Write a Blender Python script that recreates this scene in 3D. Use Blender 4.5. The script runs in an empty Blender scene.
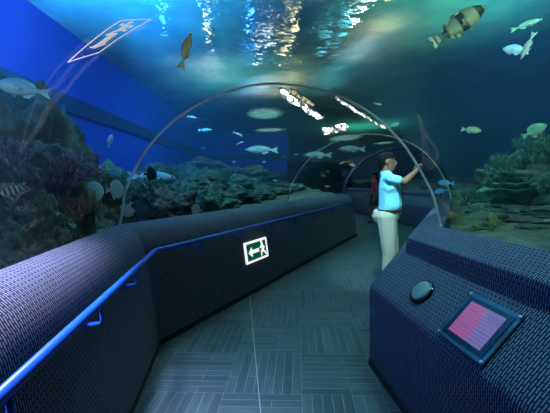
import bpy, bmesh, math, random
from mathutils import Vector, Matrix, noise
C = bpy.context.scene.collection
S = bpy.context.scene
random.seed(7)

# ------------------------------------------------------------------ camera
FPX, EYE, PITCH, ROLL = 330.0, 1.45, math.radians(4.2), math.radians(1.5)
F_ = Vector((0, math.cos(PITCH), -math.sin(PITCH)))
R0 = Vector((1, 0, 0)); U0 = R0.cross(F_)
R_ = math.cos(ROLL)*R0 - math.sin(ROLL)*U0
U_ = math.sin(ROLL)*R0 + math.cos(ROLL)*U0
CO = Vector((0, 0, EYE))
cam = bpy.data.cameras.new('camera'); camo = bpy.data.objects.new('camera', cam); C.objects.link(camo)
cam.sensor_width = 36; cam.lens = FPX/550*36; cam.clip_start = 0.02; cam.clip_end = 200
M = Matrix((R_, U_, -F_)).transposed().to_4x4(); M.translation = CO
camo.matrix_world = M
S.camera = camo

def at(px, py, Y):
    """point of the place seen at that spot of the picture, Y metres ahead"""
    d = F_ + R_*((px-275)/FPX) - U_*((py-206.5)/FPX)
    return CO + d*(Y/d.y)

# ------------------------------------------------------------------ world, lights, exposure
S.view_settings.view_transform = 'Standard'; S.view_settings.look = 'None'
S.view_settings.gamma = 1; S.view_settings.use_curve_mapping = False
S.view_settings.exposure = 0.0
W = bpy.data.worlds.new('world'); S.world = W; W.use_nodes = True
W.node_tree.nodes['Background'].inputs[0].default_value = (0.02, 0.10, 0.20, 1)
W.node_tree.nodes['Background'].inputs[1].default_value = 0.12

def aim(o, tgt):
    o.rotation_euler = (Vector(tgt)-o.location).to_track_quat('-Z', 'Y').to_euler()
def spot(name, loc, tgt, watts, col, deg, blend=0.8, rad=0.15):
    l = bpy.data.lights.new(name, 'SPOT'); l.energy = watts; l.color = col
    l.spot_size = math.radians(deg); l.spot_blend = blend; l.shadow_soft_size = rad
    o = bpy.data.objects.new(name, l); C.objects.link(o); o.location = loc; aim(o, tgt); return o
def area(name, loc, tgt, watts, col, sx, sy):
    l = bpy.data.lights.new(name, 'AREA'); l.energy = watts; l.color = col; l.shape = 'RECTANGLE'
    l.size = sx; l.size_y = sy
    o = bpy.data.objects.new(name, l); C.objects.link(o); o.location = loc; aim(o, tgt); return o

# unseen floodlights added in the tanks, just under the water, out of the picture above and behind
spot('blue_fill_left', (-3.0, 1.0, 5.4), (-5.6, 6.5, 3.6), 2400, (0.0, 0.24, 1.0), 110)
spot('blue_fill_far', (-2.0, 5.0, 4.5), (-3.5, 28, 1.5), 2600, (0.0, 0.24, 1.0), 60)
spot('blue_fill_right', (3.6, 4.6, 4.6), (8.3, 14.0, 3.4), 900, (0.0, 0.14, 1.0), 60)
spot('reef_fill_left', (-1.0, 1.2, 4.5), (-2.8, 3.4, 1.0), 45, (0.45, 0.75, 0.9), 95)
spot('reef_fill_right', (2.4, 1.0, 4.5), (4.6, 5.5, 1.0), 240, (0.35, 1.0, 0.62), 85)
spot('flood_reef_far', (-0.6, 5.2, 4.5), (-1.6, 12, 1.2), 190, (0.20, 1.0, 0.72), 80)
spot('right_wall_fill', (2.2, 2.0, 4.4), (8.0, 9.0, 2.5), 500, (0.10, 0.45, 0.9), 100)
# light falling through the crown of the tunnel; the fills below are unseen added spots
spot('tank_light_overhead', (-1.75, 0.75, 4.2), (-1.2, 1.15, 1.05), 3200, (0.64, 0.64, 1.0), 40, 1.0, 0.25)
spot('tank_light_walkway', (-1.3, 4.9, 4.6), (0.2, 3.2, 0.0), 170, (0.45, 0.82, 1.0), 56)
spot('console_fill', (1.7, 1.3, 4.6), (1.15, 1.9, 1.0), 480, (0.25, 0.80, 1.0), 46)  # unseen spot added so the console top catches light
spot('visitor_fill', (0.6, 1.8, 4.0), (1.35, 4.1, 1.3), 1300, (0.50, 0.90, 1.0), 26)  # unseen narrow spot added to brighten the man
spot('fish_fill_right', (1.6, -1.2, 2.7), (1.7, 3.0, 3.0), 420, (0.6, 1.0, 0.7), 40)
spot('fish_fill_edge', (-2.2, -1.2, 3.0), (-2.2, 2.7, 2.3), 160, (0.35, 0.7, 1.0), 16, 0.8, 0.03)  # unseen spot added to brighten the large light blue fish
spot('fish_fill_left', (-1.4, -0.8, 2.6), (-1.3, 3.6, 3.1), 260, (0.7, 0.95, 0.9), 28, 0.8, 0.03)  # unseen spot added to brighten the upright beige fish
spot('ring_fill', (0.1, -1.0, 1.95), (0.0, 2.6, 2.3), 8, (1.0, 0.88, 0.82), 75, 0.6, 0.08)  # unseen fill added behind the camera to brighten the joint ring
# coloured spots added above the water to make its surface glow
spot('surface_spot_green', (0.6, 5.6, 8.2), (0.6, 5.7, 4.8), 2400, (0.55, 1.0, 0.85), 85, 1.0, 0.5)
spot('surface_spot_teal', (-2.0, 13.0, 8.2), (-1.0, 13.5, 4.8), 450, (0.06, 0.9, 0.8), 150, 1.0, 0.5)
spot('surface_spot_teal', (7.0, 26.0, 8.2), (7.0, 26.0, 4.8), 800, (0.08, 0.9, 0.7), 150, 1.0, 0.5)
spot('surface_spot_right', (4.8, 7.5, 8.8), (4.8, 7.8, 4.8), 1300, (0.10, 0.75, 0.6), 120, 1.0, 0.5)
spot('surface_spot_blue', (-3.2, 6.6, 8.8), (-3.0, 6.8, 4.8), 4200, (0.03, 0.38, 1.0), 130, 1.0, 0.5)

# ------------------------------------------------------------------ helpers
def mat(name, col, rough=0.6, metal=0.0, emit=None, es=0.0, spec=None):
    m = bpy.data.materials.new(name); m.use_nodes = True
    b = m.node_tree.nodes['Principled BSDF']
    b.inputs['Base Color'].default_value = (*col, 1); b.inputs['Roughness'].default_value = rough
    b.inputs['Metallic'].default_value = metal
    if spec is not None: b.inputs['Specular IOR Level'].default_value = spec
    if emit: b.inputs['Emission Color'].default_value = (*emit, 1); b.inputs['Emission Strength'].default_value = es
    return m
def nodes(m): return m.node_tree.nodes, m.node_tree.links, m.node_tree.nodes['Principled BSDF']
def mottled(name, cols, scale=6.0, rough=0.85, bump=0.3, detail=6, coord='Object'):
    m = mat(name, cols[0], rough); n, l, b = nodes(m)
    tc = n.new('ShaderNodeTexCoord'); t = n.new('ShaderNodeTexNoise'); r = n.new('ShaderNodeValToRGB')
    t.inputs['Scale'].default_value = scale; t.inputs['Detail'].default_value = detail
    l.new(tc.outputs[coord], t.inputs['Vector']); l.new(t.outputs[0], r.inputs[0])
    e = r.color_ramp.elements
    k = len(cols)
    for i, c in enumerate(cols):
        p = 0.3 + 0.4*i/(k-1)
        if i == 0: e[0].position = p; e[0].color = (*c, 1)
        elif i == k-1: e[-1].position = p; e[-1].color = (*c, 1)
        else: q = e.new(p); q.color = (*c, 1)
    l.new(r.outputs[0], b.inputs['Base Color'])
    if bump:
        bp = n.new('ShaderNodeBump'); bp.inputs['Strength'].default_value = bump; bp.inputs['Distance'].default_value = 0.05
        l.new(t.outputs[0], bp.inputs['Height']); l.new(bp.outputs[0], b.inputs['Normal'])
    return m
def link(name, me, m=None, parent=None):
    o = bpy.data.objects.new(name, me); C.objects.link(o)
    if m is not None:
        me.materials.clear(); me.materials.append(m)
    if parent: o.parent = parent
    return o
def obj(name, bm, m, parent=None, smooth=True):
    me = bpy.data.meshes.new(name); bm.normal_update(); bm.to_mesh(me); bm.free()
    if smooth:
        for p in me.polygons: p.use_smooth = True
    return link(name, me, m, parent)
def tag(o, label=None, cat=None, group=None, kind=None):
    if label: o['label'] = label
    if cat: o['category'] = cat
    if group: o['group'] = group
    if kind: o['kind'] = kind
    return o
def empty(name, loc=(0, 0, 0)):
    o = bpy.data.objects.new(name, None); C.objects.link(o); o.location = loc; o.empty_display_size = 0.1; return o
KIDS = {}
def copy_tree(o, parent=None):
    c = o.copy(); C.objects.link(c)
    if parent: c.parent = parent
    for ch in list(o.children): copy_tree(ch, c)
    return c
def box(bm, c, s, mtx=None):
    v = []
    for x in (-1, 1):
        for y in (-1, 1):
            for z in (-1, 1):
                p = Vector((c[0]+x*s[0]/2, c[1]+y*s[1]/2, c[2]+z*s[2]/2))
                v.append(bm.verts.new(mtx @ p if mtx else p))
    for f in ((0,1,3,2),(4,6,7,5),(0,4,5,1),(2,3,7,6),(0,2,6,4),(1,5,7,3)):
        bm.faces.new([v[i] for i in f])
    return v
def tube(bm, pts, rads, n=10, cap=True):
    pts = [Vector(p) for p in pts]
    if not hasattr(rads, '__len__'): rads = [rads]*len(pts)
    rings = []; ref = None
    for i, p in enumerate(pts):
        d = (pts[min(i+1, len(pts)-1)] - pts[max(i-1, 0)]).normalized()
        if ref is None: ref = d.orthogonal().normalized()
        a = (ref - d*ref.dot(d)).normalized(); ref = a; b = d.cross(a)
        rings.append([bm.verts.new(p + (a*math.cos(t)+b*math.sin(t))*rads[i]) for t in [2*math.pi*k/n for k in range(n)]])
    for r0, r1 in zip(rings, rings[1:]):
        for k in range(n): bm.faces.new((r0[k], r0[(k+1)%n], r1[(k+1)%n], r1[k]))
    if cap:
        bm.faces.new(rings[0][::-1]); bm.faces.new(rings[-1])
def slab(bm, poly, z0, z1):
    a = [bm.verts.new((x, y, z0)) for x, y in poly]; b = [bm.verts.new((x, y, z1)) for x, y in poly]
    bm.faces.new(a[::-1]); bm.faces.new(b)
    for i in range(len(poly)):
        j = (i+1) % len(poly); bm.faces.new((a[i], a[j], b[j], b[i]))

# ------------------------------------------------------------------ materials
def carpet(name, dark, light, fibre=0.25):
    m = mat(name, dark, 0.95, spec=0.15); n, l, b = nodes(m)
    tc = n.new('ShaderNodeTexCoord'); mp = n.new('ShaderNodeMapping')
    mp.inputs['Rotation'].default_value = (0, 0, math.pi/2)
    l.new(tc.outputs['UV'], mp.inputs[0])
    br = n.new('ShaderNodeTexBrick'); l.new(mp.outputs[0], br.inputs['Vector'])
    br.offset = 0.5; br.offset_frequency = 2
    br.inputs['Color1'].default_value = (*light, 1); br.inputs['Color2'].default_value = (*[c*0.75 for c in light], 1)
    br.inputs['Mortar'].default_value = (*dark, 1)
    br.inputs['Scale'].default_value = 1.0; br.inputs['Mortar Size'].default_value = 0.0044
    br.inputs['Mortar Smooth'].default_value = 0.1
    br.inputs['Brick Width'].default_value = 0.050; br.inputs['Row Height'].default_value = 0.0124
    t = n.new('ShaderNodeTexNoise'); t.inputs['Scale'].default_value = 90; l.new(tc.outputs['UV'], t.inputs['Vector'])
    mx = n.new('ShaderNodeMix'); mx.data_type = 'RGBA'; mx.blend_type = 'MULTIPLY'; mx.inputs[0].default_value = fibre*2
    l.new(br.outputs[0], mx.inputs[6]); l.new(t.outputs[0], mx.inputs[7])
    l.new(mx.outputs[2], b.inputs['Base Color'])
    bp = n.new('ShaderNodeBump'); bp.inputs['Strength'].default_value = 0.25; bp.inputs['Distance'].default_value = 0.003
    l.new(br.outputs['Fac'], bp.inputs['Height']); l.new(bp.outputs[0], b.inputs['Normal'])
    return m
M_carpet = carpet('dash_carpet', (0.042, 0.050, 0.088), (0.42, 0.44, 0.54))
M_black = mat('black_plinth', (0.008, 0.009, 0.012), 0.6)
M_blue = mat('blue_paint', (0.008, 0.09, 0.52), 0.36)
M_chrome = mat('brushed_steel', (0.6, 0.6, 0.6), 0.3, 1.0)
M_ring = mat('joint_edge', (0.85, 0.72, 0.66), 0.4)
_tl = M_ring.node_tree.nodes.new('ShaderNodeBsdfTranslucent'); _tl.inputs[0].default_value = (0.9, 0.78, 0.72, 1)
_mx = M_ring.node_tree.nodes.new('ShaderNodeMixShader'); _mx.inputs[0].default_value = 0.6
M_ring.node_tree.links.new(M_ring.node_tree.nodes['Principled BSDF'].outputs[0], _mx.inputs[1]); M_ring.node_tree.links.new(_tl.outputs[0], _mx.inputs[2])
M_ring.node_tree.links.new(_mx.outputs[0], M_ring.node_tree.nodes['Material Output'].inputs[0])

def floor_mat():
    m = mat('vinyl_planks', (0.03, 0.05, 0.06), 0.5, spec=0.35); n, l, b = nodes(m)
    tc = n.new('ShaderNodeTexCoord'); mp = n.new('ShaderNodeMapping'); mp.inputs['Rotation'].default_value = (0, 0, math.radians(4))
    l.new(tc.outputs['Object'], mp.inputs[0])
    ch = n.new('ShaderNodeTexChecker'); ch.inputs['Scale'].default_value = 1/0.54; l.new(mp.outputs[0], ch.inputs[0])
    def rows(rot):
        q = n.new('ShaderNodeMapping'); q.inputs['Rotation'].default_value = (0, 0, rot); l.new(mp.outputs[0], q.inputs[0])
        br = n.new('ShaderNodeTexBrick'); l.new(q.outputs[0], br.inputs['Vector'])
        br.offset = 0.37
        br.inputs['Color1'].default_value = (0.022, 0.036, 0.046, 1); br.inputs['Color2'].default_value = (0.048, 0.070, 0.082, 1)
        br.inputs['Mortar'].default_value = (0.15, 0.20, 0.22, 1); br.inputs['Scale'].default_value = 1.0
        br.inputs['Mortar Size'].default_value = 0.0022; br.inputs['Brick Width'].default_value = 0.54
        br.inputs['Row Height'].default_value = 0.0675; br.inputs['Mortar Smooth'].default_value = 0.6
        g = n.new('ShaderNodeTexNoise'); g.inputs['Scale'].default_value = 14
        st = n.new('ShaderNodeMapping'); st.inputs['Scale'].default_value = (0.25, 7, 1); l.new(q.outputs[0], st.inputs[0]); l.new(st.outputs[0], g.inputs['Vector'])
        mx = n.new('ShaderNodeMix'); mx.data_type = 'RGBA'; mx.blend_type = 'OVERLAY'; mx.inputs[0].default_value = 0.7
        l.new(br.outputs[0], mx.inputs[6]); l.new(g.outputs[0], mx.inputs[7]); return mx
    a, c = rows(0), rows(math.pi/2)
    mx = n.new('ShaderNodeMix'); mx.data_type = 'RGBA'
    l.new(ch.outputs['Fac'], mx.inputs[0]); l.new(a.outputs[2], mx.inputs[6]); l.new(c.outputs[2], mx.inputs[7])
    l.new(mx.outputs[2], b.inputs['Base Color'])
    return m
M_floor = floor_mat()

def glass_mat():
    m = bpy.data.materials.new('acrylic'); m.use_nodes = True; n = m.node_tree.nodes; l = m.node_tree.links; n.clear()
    out = n.new('ShaderNodeOutputMaterial'); mx = n.new('ShaderNodeMixShader'); tr = n.new('ShaderNodeBsdfTransparent')
    gl = n.new('ShaderNodeBsdfGlossy'); gl.inputs['Roughness'].default_value = 0.015
    tr.inputs[0].default_value = (0.90, 0.97, 0.98, 1)
    lw = n.new('ShaderNodeLayerWeight'); lw.inputs[0].default_value = 0.5
    p = n.new('ShaderNodeMath'); p.operation = 'POWER'; p.inputs[1].default_value = 4.0
    q = n.new('ShaderNodeMath'); q.operation = 'MULTIPLY_ADD'; q.inputs[1].default_value = 0.24; q.inputs[2].default_value = 0.01
    l.new(lw.outputs['Facing'], p.inputs[0]); l.new(p.outputs[0], q.inputs[0]); l.new(q.outputs[0], mx.inputs[0])
    l.new(tr.outputs[0], mx.inputs[1]); l.new(gl.outputs[0], mx.inputs[2]); l.new(mx.outputs[0], out.inputs[0])
    return m
M_glass = glass_mat()

def water_mat():
    m = bpy.data.materials.new('rippled_water'); m.use_nodes = True; n = m.node_tree.nodes; l = m.node_tree.links; n.clear()
    out = n.new('ShaderNodeOutputMaterial'); mx = n.new('ShaderNodeMixShader')
    rf = n.new('ShaderNodeBsdfRefraction'); rf.inputs['IOR'].default_value = 1.10; rf.inputs['Roughness'].default_value = 0.0
    rf.inputs[0].default_value = (0.75, 0.97, 1.0, 1)
    tl = n.new('ShaderNodeBsdfTranslucent')
    tc = n.new('ShaderNodeTexCoord'); t = n.new('ShaderNodeTexNoise'); t.inputs['Scale'].default_value = 1.6; t.inputs['Detail'].default_value = 4
    l.new(tc.outputs['Object'], t.inputs['Vector'])
    bp = n.new('ShaderNodeBump'); bp.inputs['Strength'].default_value = 1.0; bp.inputs['Distance'].default_value = 0.15
    l.new(t.outputs[0], bp.inputs['Height']); l.new(bp.outputs[0], rf.inputs['Normal'])
    t2 = n.new('ShaderNodeTexNoise'); t2.inputs['Scale'].default_value = 0.9; t2.inputs['Detail'].default_value = 7
    l.new(tc.outputs['Object'], t2.inputs['Vector'])
    r = n.new('ShaderNodeValToRGB'); r.color_ramp.elements[0].position = 0.35; r.color_ramp.elements[1].position = 0.7
    r.color_ramp.elements[0].color = (0.24, 0.36, 0.36, 1); r.color_ramp.elements[1].color = (0.42, 0.58, 0.58, 1)
    l.new(t2.outputs[0], r.inputs[0]); l.new(r.outputs[0], tl.inputs[0])
    mx.inputs[0].default_value = 0.5
    l.new(rf.outputs[0], mx.inputs[1]); l.new(tl.outputs[0], mx.inputs[2]); l.new(mx.outputs[0], out.inputs[0])
    return m
M_water = water_mat()
M_tankblue = mottled('blue_tank_paint', [(0.008, 0.07, 0.62), (0.012, 0.10, 0.75)], 0.5, 0.9, 0)
M_tankdark = mottled('dark_tank_paint', [(0.010, 0.045, 0.11), (0.016, 0.07, 0.15)], 0.5, 0.9, 0)
M_hall = mat('dark_hall_ceiling', (0.02, 0.06, 0.07), 0.9)
M_bed = mottled('silty_gravel', [(0.05, 0.05, 0.03), (0.12, 0.12, 0.075), (0.2, 0.19, 0.13)], 5, 0.95, 0.6, 10)
M_rock = [mottled('mossy_rock', [(0.015, 0.018, 0.012), (0.05, 0.06, 0.035), (0.14, 0.16, 0.10)], 5, 0.95, 0.8, 10),
          mottled('brown_rock', [(0.02, 0.016, 0.012), (0.075, 0.055, 0.035), (0.2, 0.15, 0.10)], 6, 0.95, 0.8, 10),
          mottled('green_rock', [(0.015, 0.025, 0.016), (0.05, 0.10, 0.05), (0.15, 0.26, 0.14)], 7, 0.95, 0.8, 10)]

# ------------------------------------------------------------------ the tunnel: cross-section planes (left foot, right foot)
def pl(L, R): return Vector((L[0], L[1], 0)), Vector((R[0], R[1], 0))
d2 = Vector((math.sin(math.radians(29.4)), math.cos(math.radians(29.4)), 0))
L1, R1 = pl((-1.08, 2.906), (0.715, 2.50))
L0, R0p = pl((-0.45, -1.45), (1.14, -1.88))
L3 = L1 + d2*6.54; R3 = Vector((4.30, 8.95, 0))
L2 = L1 + d2*3.35; R2 = R1 + d2*3.55
L4 = Vector((1.25, 16.2, 0)); R4 = Vector((3.42, 17.0, 0))
PLANES = [(L0, R0p), (L1, R1), (L2, R2), (L3, R3), (L4, R4)]
E_ = [(r-l).normalized() for l, r in PLANES]
TP = [(0, 1.10), (.045, 1.27), (.085, 1.42), (.31, 1.755), (.63, 2.015), (1.02, 2.175), (1.42, 2.228), (1.86, 2.14), (2.2, 1.96), (2.45, 1.71), (2.62, 1.42), (2.68, 1.27), (2.716, 1.10)]
def crom(P, k):
    out = []
    for i in range(len(P)-1):
        p0 = P[max(i-1, 0)]; p1 = P[i]; p2 = P[i+1]; p3 = P[min(i+2, len(P)-1)]
        for j in range(k):
            t = j/k
            out.append(tuple(0.5*((2*b)+(-a+c)*t+(2*a-5*b+4*c-d)*t*t+(-a+3*b-3*c+d)*t**3) for a, b, c, d in zip(p0, p1, p2, p3)))
    out.append(P[-1]); return out
TPS = crom(TP, 5)
def tpt(i, u, z, off=0.0):
    l, r = PLANES[i]; e = E_[i]; a = l - e*0.34; b = r + e*0.5
    cx, cz = 1.36, 1.15
    if off:
        v = Vector((u-cx, z-cz)); v = v*(1+off/v.length); u, z = v.x+cx, v.y+cz
    p = a.lerp(b, u/2.716); return Vector((p.x, p.y, z))
for i in range(4):
    bm = bmesh.new()
    A = [bm.verts.new(tpt(i, *p)) for p in TPS]; B = [bm.verts.new(tpt(i+1, *p)) for p in TPS]
    for k in range(len(A)-1): bm.faces.new((A[k], A[k+1], B[k+1], B[k]))
    o = obj('window_%d' % (i+1), bm, M_glass); tag(o, kind='structure')
# metal joint rings
for i, w in ((1, 0.016), (2, 0.02), (3, 0.10)):
    bm = bmesh.new(); nrm = Vector((-E_[i].y, E_[i].x, 0))
    rows = []
    for p in TPS:
        a = tpt(i, *p, off=-0.007); b = tpt(i, *p, off=0.008 if i < 3 else 0.05)
        rows.append([bm.verts.new(q) for q in (a-nrm*w/2, a+nrm*w/2, b+nrm*w/2, b-nrm*w/2)])
    for r, s in zip(rows, rows[1:]):
        for k in range(4): bm.faces.new((r[k], r[(k+1)%4], s[(k+1)%4], s[k]))
    bm.faces.new(rows[0]); bm.faces.new(rows[-1][::-1])
    tag(obj('trim_%d' % i, bm, M_ring if i < 3 else mat('dark_joint', (0.02, 0.015, 0.06), 0.5)), kind='structure')

# ------------------------------------------------------------------ carpeted sill walls
def arcl(P):
    a = [0]
    for p, q in zip(P, P[1:]): a.append(a[-1]+math.dist(p, q))
    return a
LP_ = [(0, 0), (-.03, .3), (-.095, .82), (-.105, .88), (-.125, .94), (-.155, 1.0), (-.20, 1.05), (-.26, 1.088), (-.35, 1.105), (-.37, 1.09), (-.37, .2), (-.37, 0)]
RP_ = [(0, 0), (.0, .60), (.004, .625), (.02, .655), (.06, .70), (.262, .905), (.268, .990), (.276, 1.012), (.30, 1.03), (.48, 1.098), (.52, 1.09), (.52, .2), (.52, 0)]
def sweep(name, prof, side):
    bm = bmesh.new(); uv = bm.loops.layers.uv.new('UVMap'); al = arcl(prof)
    pts = []
    for i, (l, r) in enumerate(PLANES):
        base = l if side < 0 else r
        pts.append([base + E_[i]*u + Vector((0, 0, z)) for u, z in prof])
    run = 0
    for i in range(len(PLANES)-1):
        dr = (pts[i+1][0]-pts[i][0]).normalized()
        A = [bm.verts.new(p) for p in pts[i]]; B = [bm.verts.new(p) for p in pts[i+1]]
        n = len(prof)
        for k in range(n):
            j = (k+1) % n
            vs = (A[k], A[j], B[j], B[k])
            f = bm.faces.new(vs if side < 0 else vs[::-1])
            vv = {A[k]: al[k], B[k]: al[k], A[j]: al[j] if j else al[k]+.3, B[j]: al[j] if j else al[k]+.3}
            for lp in f.loops:
                lp[uv].uv = (run + (lp.vert.co-pts[i][0]).dot(dr), vv[lp.vert])
        if i == 0: bm.faces.new(A)
        if i == len(PLANES)-2: bm.faces.new(B)
        run += (pts[i+1][0]-pts[i][0]).length
    bmesh.ops.recalc_face_normals(bm, faces=bm.faces)
    o = obj(name, bm, M_carpet)
    me = o.data
    me.set_sharp_from_angle(angle=math.radians(32)) if hasattr(me, 'set_sharp_from_angle') else None
    return tag(o, kind='structure')
wl = sweep('wall_left', LP_, -1); wr = sweep('wall_right', RP_, 1)
for nm, side in (('baseboard_left', -1), ('baseboard_right', 1)):
    bm = bmesh.new()
    for i in range(4):
        vs = []
        for j in (i, i+1):
            b = PLANES[j][0 if side < 0 else 1]; e = E_[j]*(-side)
            vs.append([bm.verts.new(b + e*u + Vector((0, 0, z))) for u, z in ((-.02, 0), (.012, 0), (.008, .055), (-.02, .055))])
        for k in range(4): bm.faces.new((vs[0][k], vs[0][(k+1)%4], vs[1][(k+1)%4], vs[1][k]))
        bm.faces.new(vs[0]); bm.faces.new(vs[1][::-1])
    bmesh.ops.recalc_face_normals(bm, faces=bm.faces)
    tag(obj(nm, bm, M_black, smooth=False), kind='structure')
# floor
bm = bmesh.new()
top = [bm.verts.new(l) for l, r in PLANES]; rt = [bm.verts.new(r) for l, r in PLANES]
for i in range(4): bm.faces.new((top[i], rt[i], rt[i+1], top[i+1]))
g = bmesh.ops.extrude_face_region(bm, geom=list(bm.faces))
for v in g['geom']:
    if isinstance(v, bmesh.types.BMVert): v.co.z -= 0.1
bmesh.ops.recalc_face_normals(bm, faces=bm.faces)
tag(obj('floor', bm, M_floor, smooth=False), kind='structure')
# end of the passage
bm = bmesh.new()
a, b = L4-E_[4]*.6, R4+E_[4]*.7; n4 = Vector((-E_[4].y, E_[4].x, 0))
slab(bm, [(a.x, a.y), (b.x, b.y), (b.x+n4.x*.1, b.y+n4.y*.1), (a.x+n4.x*.1, a.y+n4.y*.1)], 0, 2.4)
tag(obj('wall_end', bm, M_black, smooth=False), kind='structure')
# thin line of light on the walkway, built as a pale strip
bm = bmesh.new()
def strip(p, q, w, h=0.003):
    p = Vector(p); q = Vector(q); d = (q-p).normalized(); s = Vector((-d.y, d.x, 0))*w/2; up = Vector((0, 0, h))
    v = [bm.verts.new(x) for x in (p-s, p+s, q+s, q-s, p-s+up, p+s+up, q+s+up, q-s+up)]
    for f in ((0,1,2,3),(7,6,5,4),(0,4,5,1),(1,5,6,2),(2,6,7,3),(3,7,4,0)): bm.faces.new([v[i] for i in f])
strip((-0.355, 4.15, 0), (-0.10, 1.75, 0), 0.006)
tag(obj('trim_4', bm, mat('pale_light_line', (0.22, 0.30, 0.32), 0.4), smooth=False), kind='structure')  # no trim: the strip stands in for a line of light

# ------------------------------------------------------------------ the tanks
def quad(name, pts, m, kind='structure', th=0.15):
    bm = bmesh.new(); vs = [bm.verts.new(p) for p in pts]; f = bm.faces.new(vs); bm.normal_update()
    n = f.normal.copy()
    g = bmesh.ops.extrude_face_region(bm, geom=[f])
    for v in g['geom']:
        if isinstance(v, bmesh.types.BMVert): v.co += n*th
    bmesh.ops.recalc_face_normals(bm, faces=bm.faces)
    return tag(obj(name, bm, m, smooth=False), kind=kind)
WZ = 5.6
quad('wall_tank_left', [(-5.5, -6, -.2), (-5.5, 28, -.2), (-5.5, 28, 9), (-5.5, -6, 9)], M_tankblue)
quad('wall_tank_back', [(-5.5, 28, -.2), (1.2, 28, -.2), (1.2, 28, 9), (-5.5, 28, 9)], M_tankblue)
quad('wall_tank_far', [(1.2, 28, -.2), (1.2, 50, -.2), (1.2, 50, 9), (1.2, 28, 9)], M_tankdark)
quad('wall_tank_end', [(1.2, 50, -.2), (16, 50, -.2), (16, 50, 9), (1.2, 50, 9)], M_tankdark)
quad('wall_tank_right', [(8.5, -6, -.2), (16, 50, -.2), (16, 50, 9), (8.5, -6, 9)][::-1], M_tankdark)
quad('wall_tank_front', [(-5.5, -6, -.2), (8.5, -6, -.2), (8.5, -6, 9), (-5.5, -6, 9)][::-1], M_tankdark)
quad('ceiling', [(-5.7, -6.2, 9), (16, -6.2, 9), (16, 50, 9), (-5.7, 50, 9)], M_hall)
bm = bmesh.new(); bm.faces.new([bm.verts.new(p) for p in ((-5.5, -6, WZ), (16, -6, WZ), (16, 50, WZ), (-5.5, 50, WZ))])
tag(obj('water_surface', bm, M_water, smooth=False), kind='structure')
# the water itself: a closed body with the tunnel left out of it
M_vol = bpy.data.materials.new('hazy_water'); M_vol.use_nodes = True
_n = M_vol.node_tree.nodes; _n.clear(); _o = _n.new('ShaderNodeOutputMaterial'); _v = _n.new('ShaderNodeVolumeScatter')
_v.inputs['Color'].default_value = (0.22, 0.62, 0.85, 1); _v.inputs['Density'].default_value = 0.034; _v.inputs['Anisotropy'].default_value = 0.0
M_vol.node_tree.links.new(_v.outputs[0], _o.inputs['Volume'])
bm = bmesh.new()
poly = [(-5.62, -6.1), (8.0, -6.1), (16.2, 50.1), (1.1, 50.1), (1.1, 28.1), (-5.62, 28.1)]
slab(bm, poly, -.1, WZ-.01)
cav = []
for i in range(5):
    l, r_ = PLANES[i]; pr = [tpt(i, *p, off=.02) for p in TPS]
    bl = pr[0].copy(); bl.z = .05; br_ = pr[-1].copy(); br_.z = .05
    cav.append([bm.verts.new(p) for p in [bl]+pr+[br_]])
n_ = len(cav[0])
for a_, b_2 in zip(cav, cav[1:]):
    for k in range(n_): bm.faces.new((a_[k], b_2[k], b_2[(k+1) % n_], a_[(k+1) % n_]))
bm.faces.new(cav[0]); bm.faces.new(cav[-1][::-1])
tag(obj('tank_water', bm, M_vol, smooth=False), kind='structure')
# ledge running along the tank walls
bm = bmesh.new(); box(bm, (-5.38, 11, 3.62), (0.24, 34, 0.42)); box(bm, (-2.2, 27.88, 3.62), (6.6, 0.24, 0.42))
tag(obj('trim_5', bm, M_tankdark, smooth=False), kind='structure')

# tank bed, following both sides of the walkway
segs = [(PLANES[i][0], PLANES[i+1][0], PLANES[i][1], PLANES[i+1][1]) for i in range(4)]
def inside(x, y, pad):
    for l0, l1, r0, r1 in segs:
        a, b = l0 + (l0-r0).normalized()*(.28+pad), l1 + (l1-r1).normalized()*(.28+pad)
        c, d = r1 + (r1-l1).normalized()*(.42+pad), r0 + (r0-l0).normalized()*(.42+pad)
        P = [a, b, c, d]; s = []
        for k in range(4):
            p, q = P[k], P[(k+1) % 4]; s.append((q.x-p.x)*(y-p.y)-(q.y-p.y)*(x-p.x))
        if all(v <= 0 for v in s) or all(v >= 0 for v in s): return True
    return False
def bedz(x, y):
    return 0.86 + 0.16*noise.noise((x*0.8, y*0.8, 0)) + 0.07*noise.noise((x*3, y*3, 2)) + min(0.5, max(0, y-6)*0.05)
bm = bmesh.new(); st = 0.16; gv = {}
def gvert(i, j):
    if (i, j) not in gv:
        x, y = -5.5+i*st, -3+j*st; gv[i, j] = bm.verts.new((x, y, bedz(x, y)))
    return gv[i, j]
for i in range(int(16/st)):
    for j in range(int(31/st)):
        x, y = -5.5+(i+.5)*st, -3+(j+.5)*st
        if y > 28 and x < 1.2: continue
        if inside(x, y, 0.0): continue
        bm.faces.new((gvert(i, j), gvert(i+1, j), gvert(i+1, j+1), gvert(i, j+1)))
tag(obj('tank_bed', bm, M_bed), kind='structure')

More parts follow.
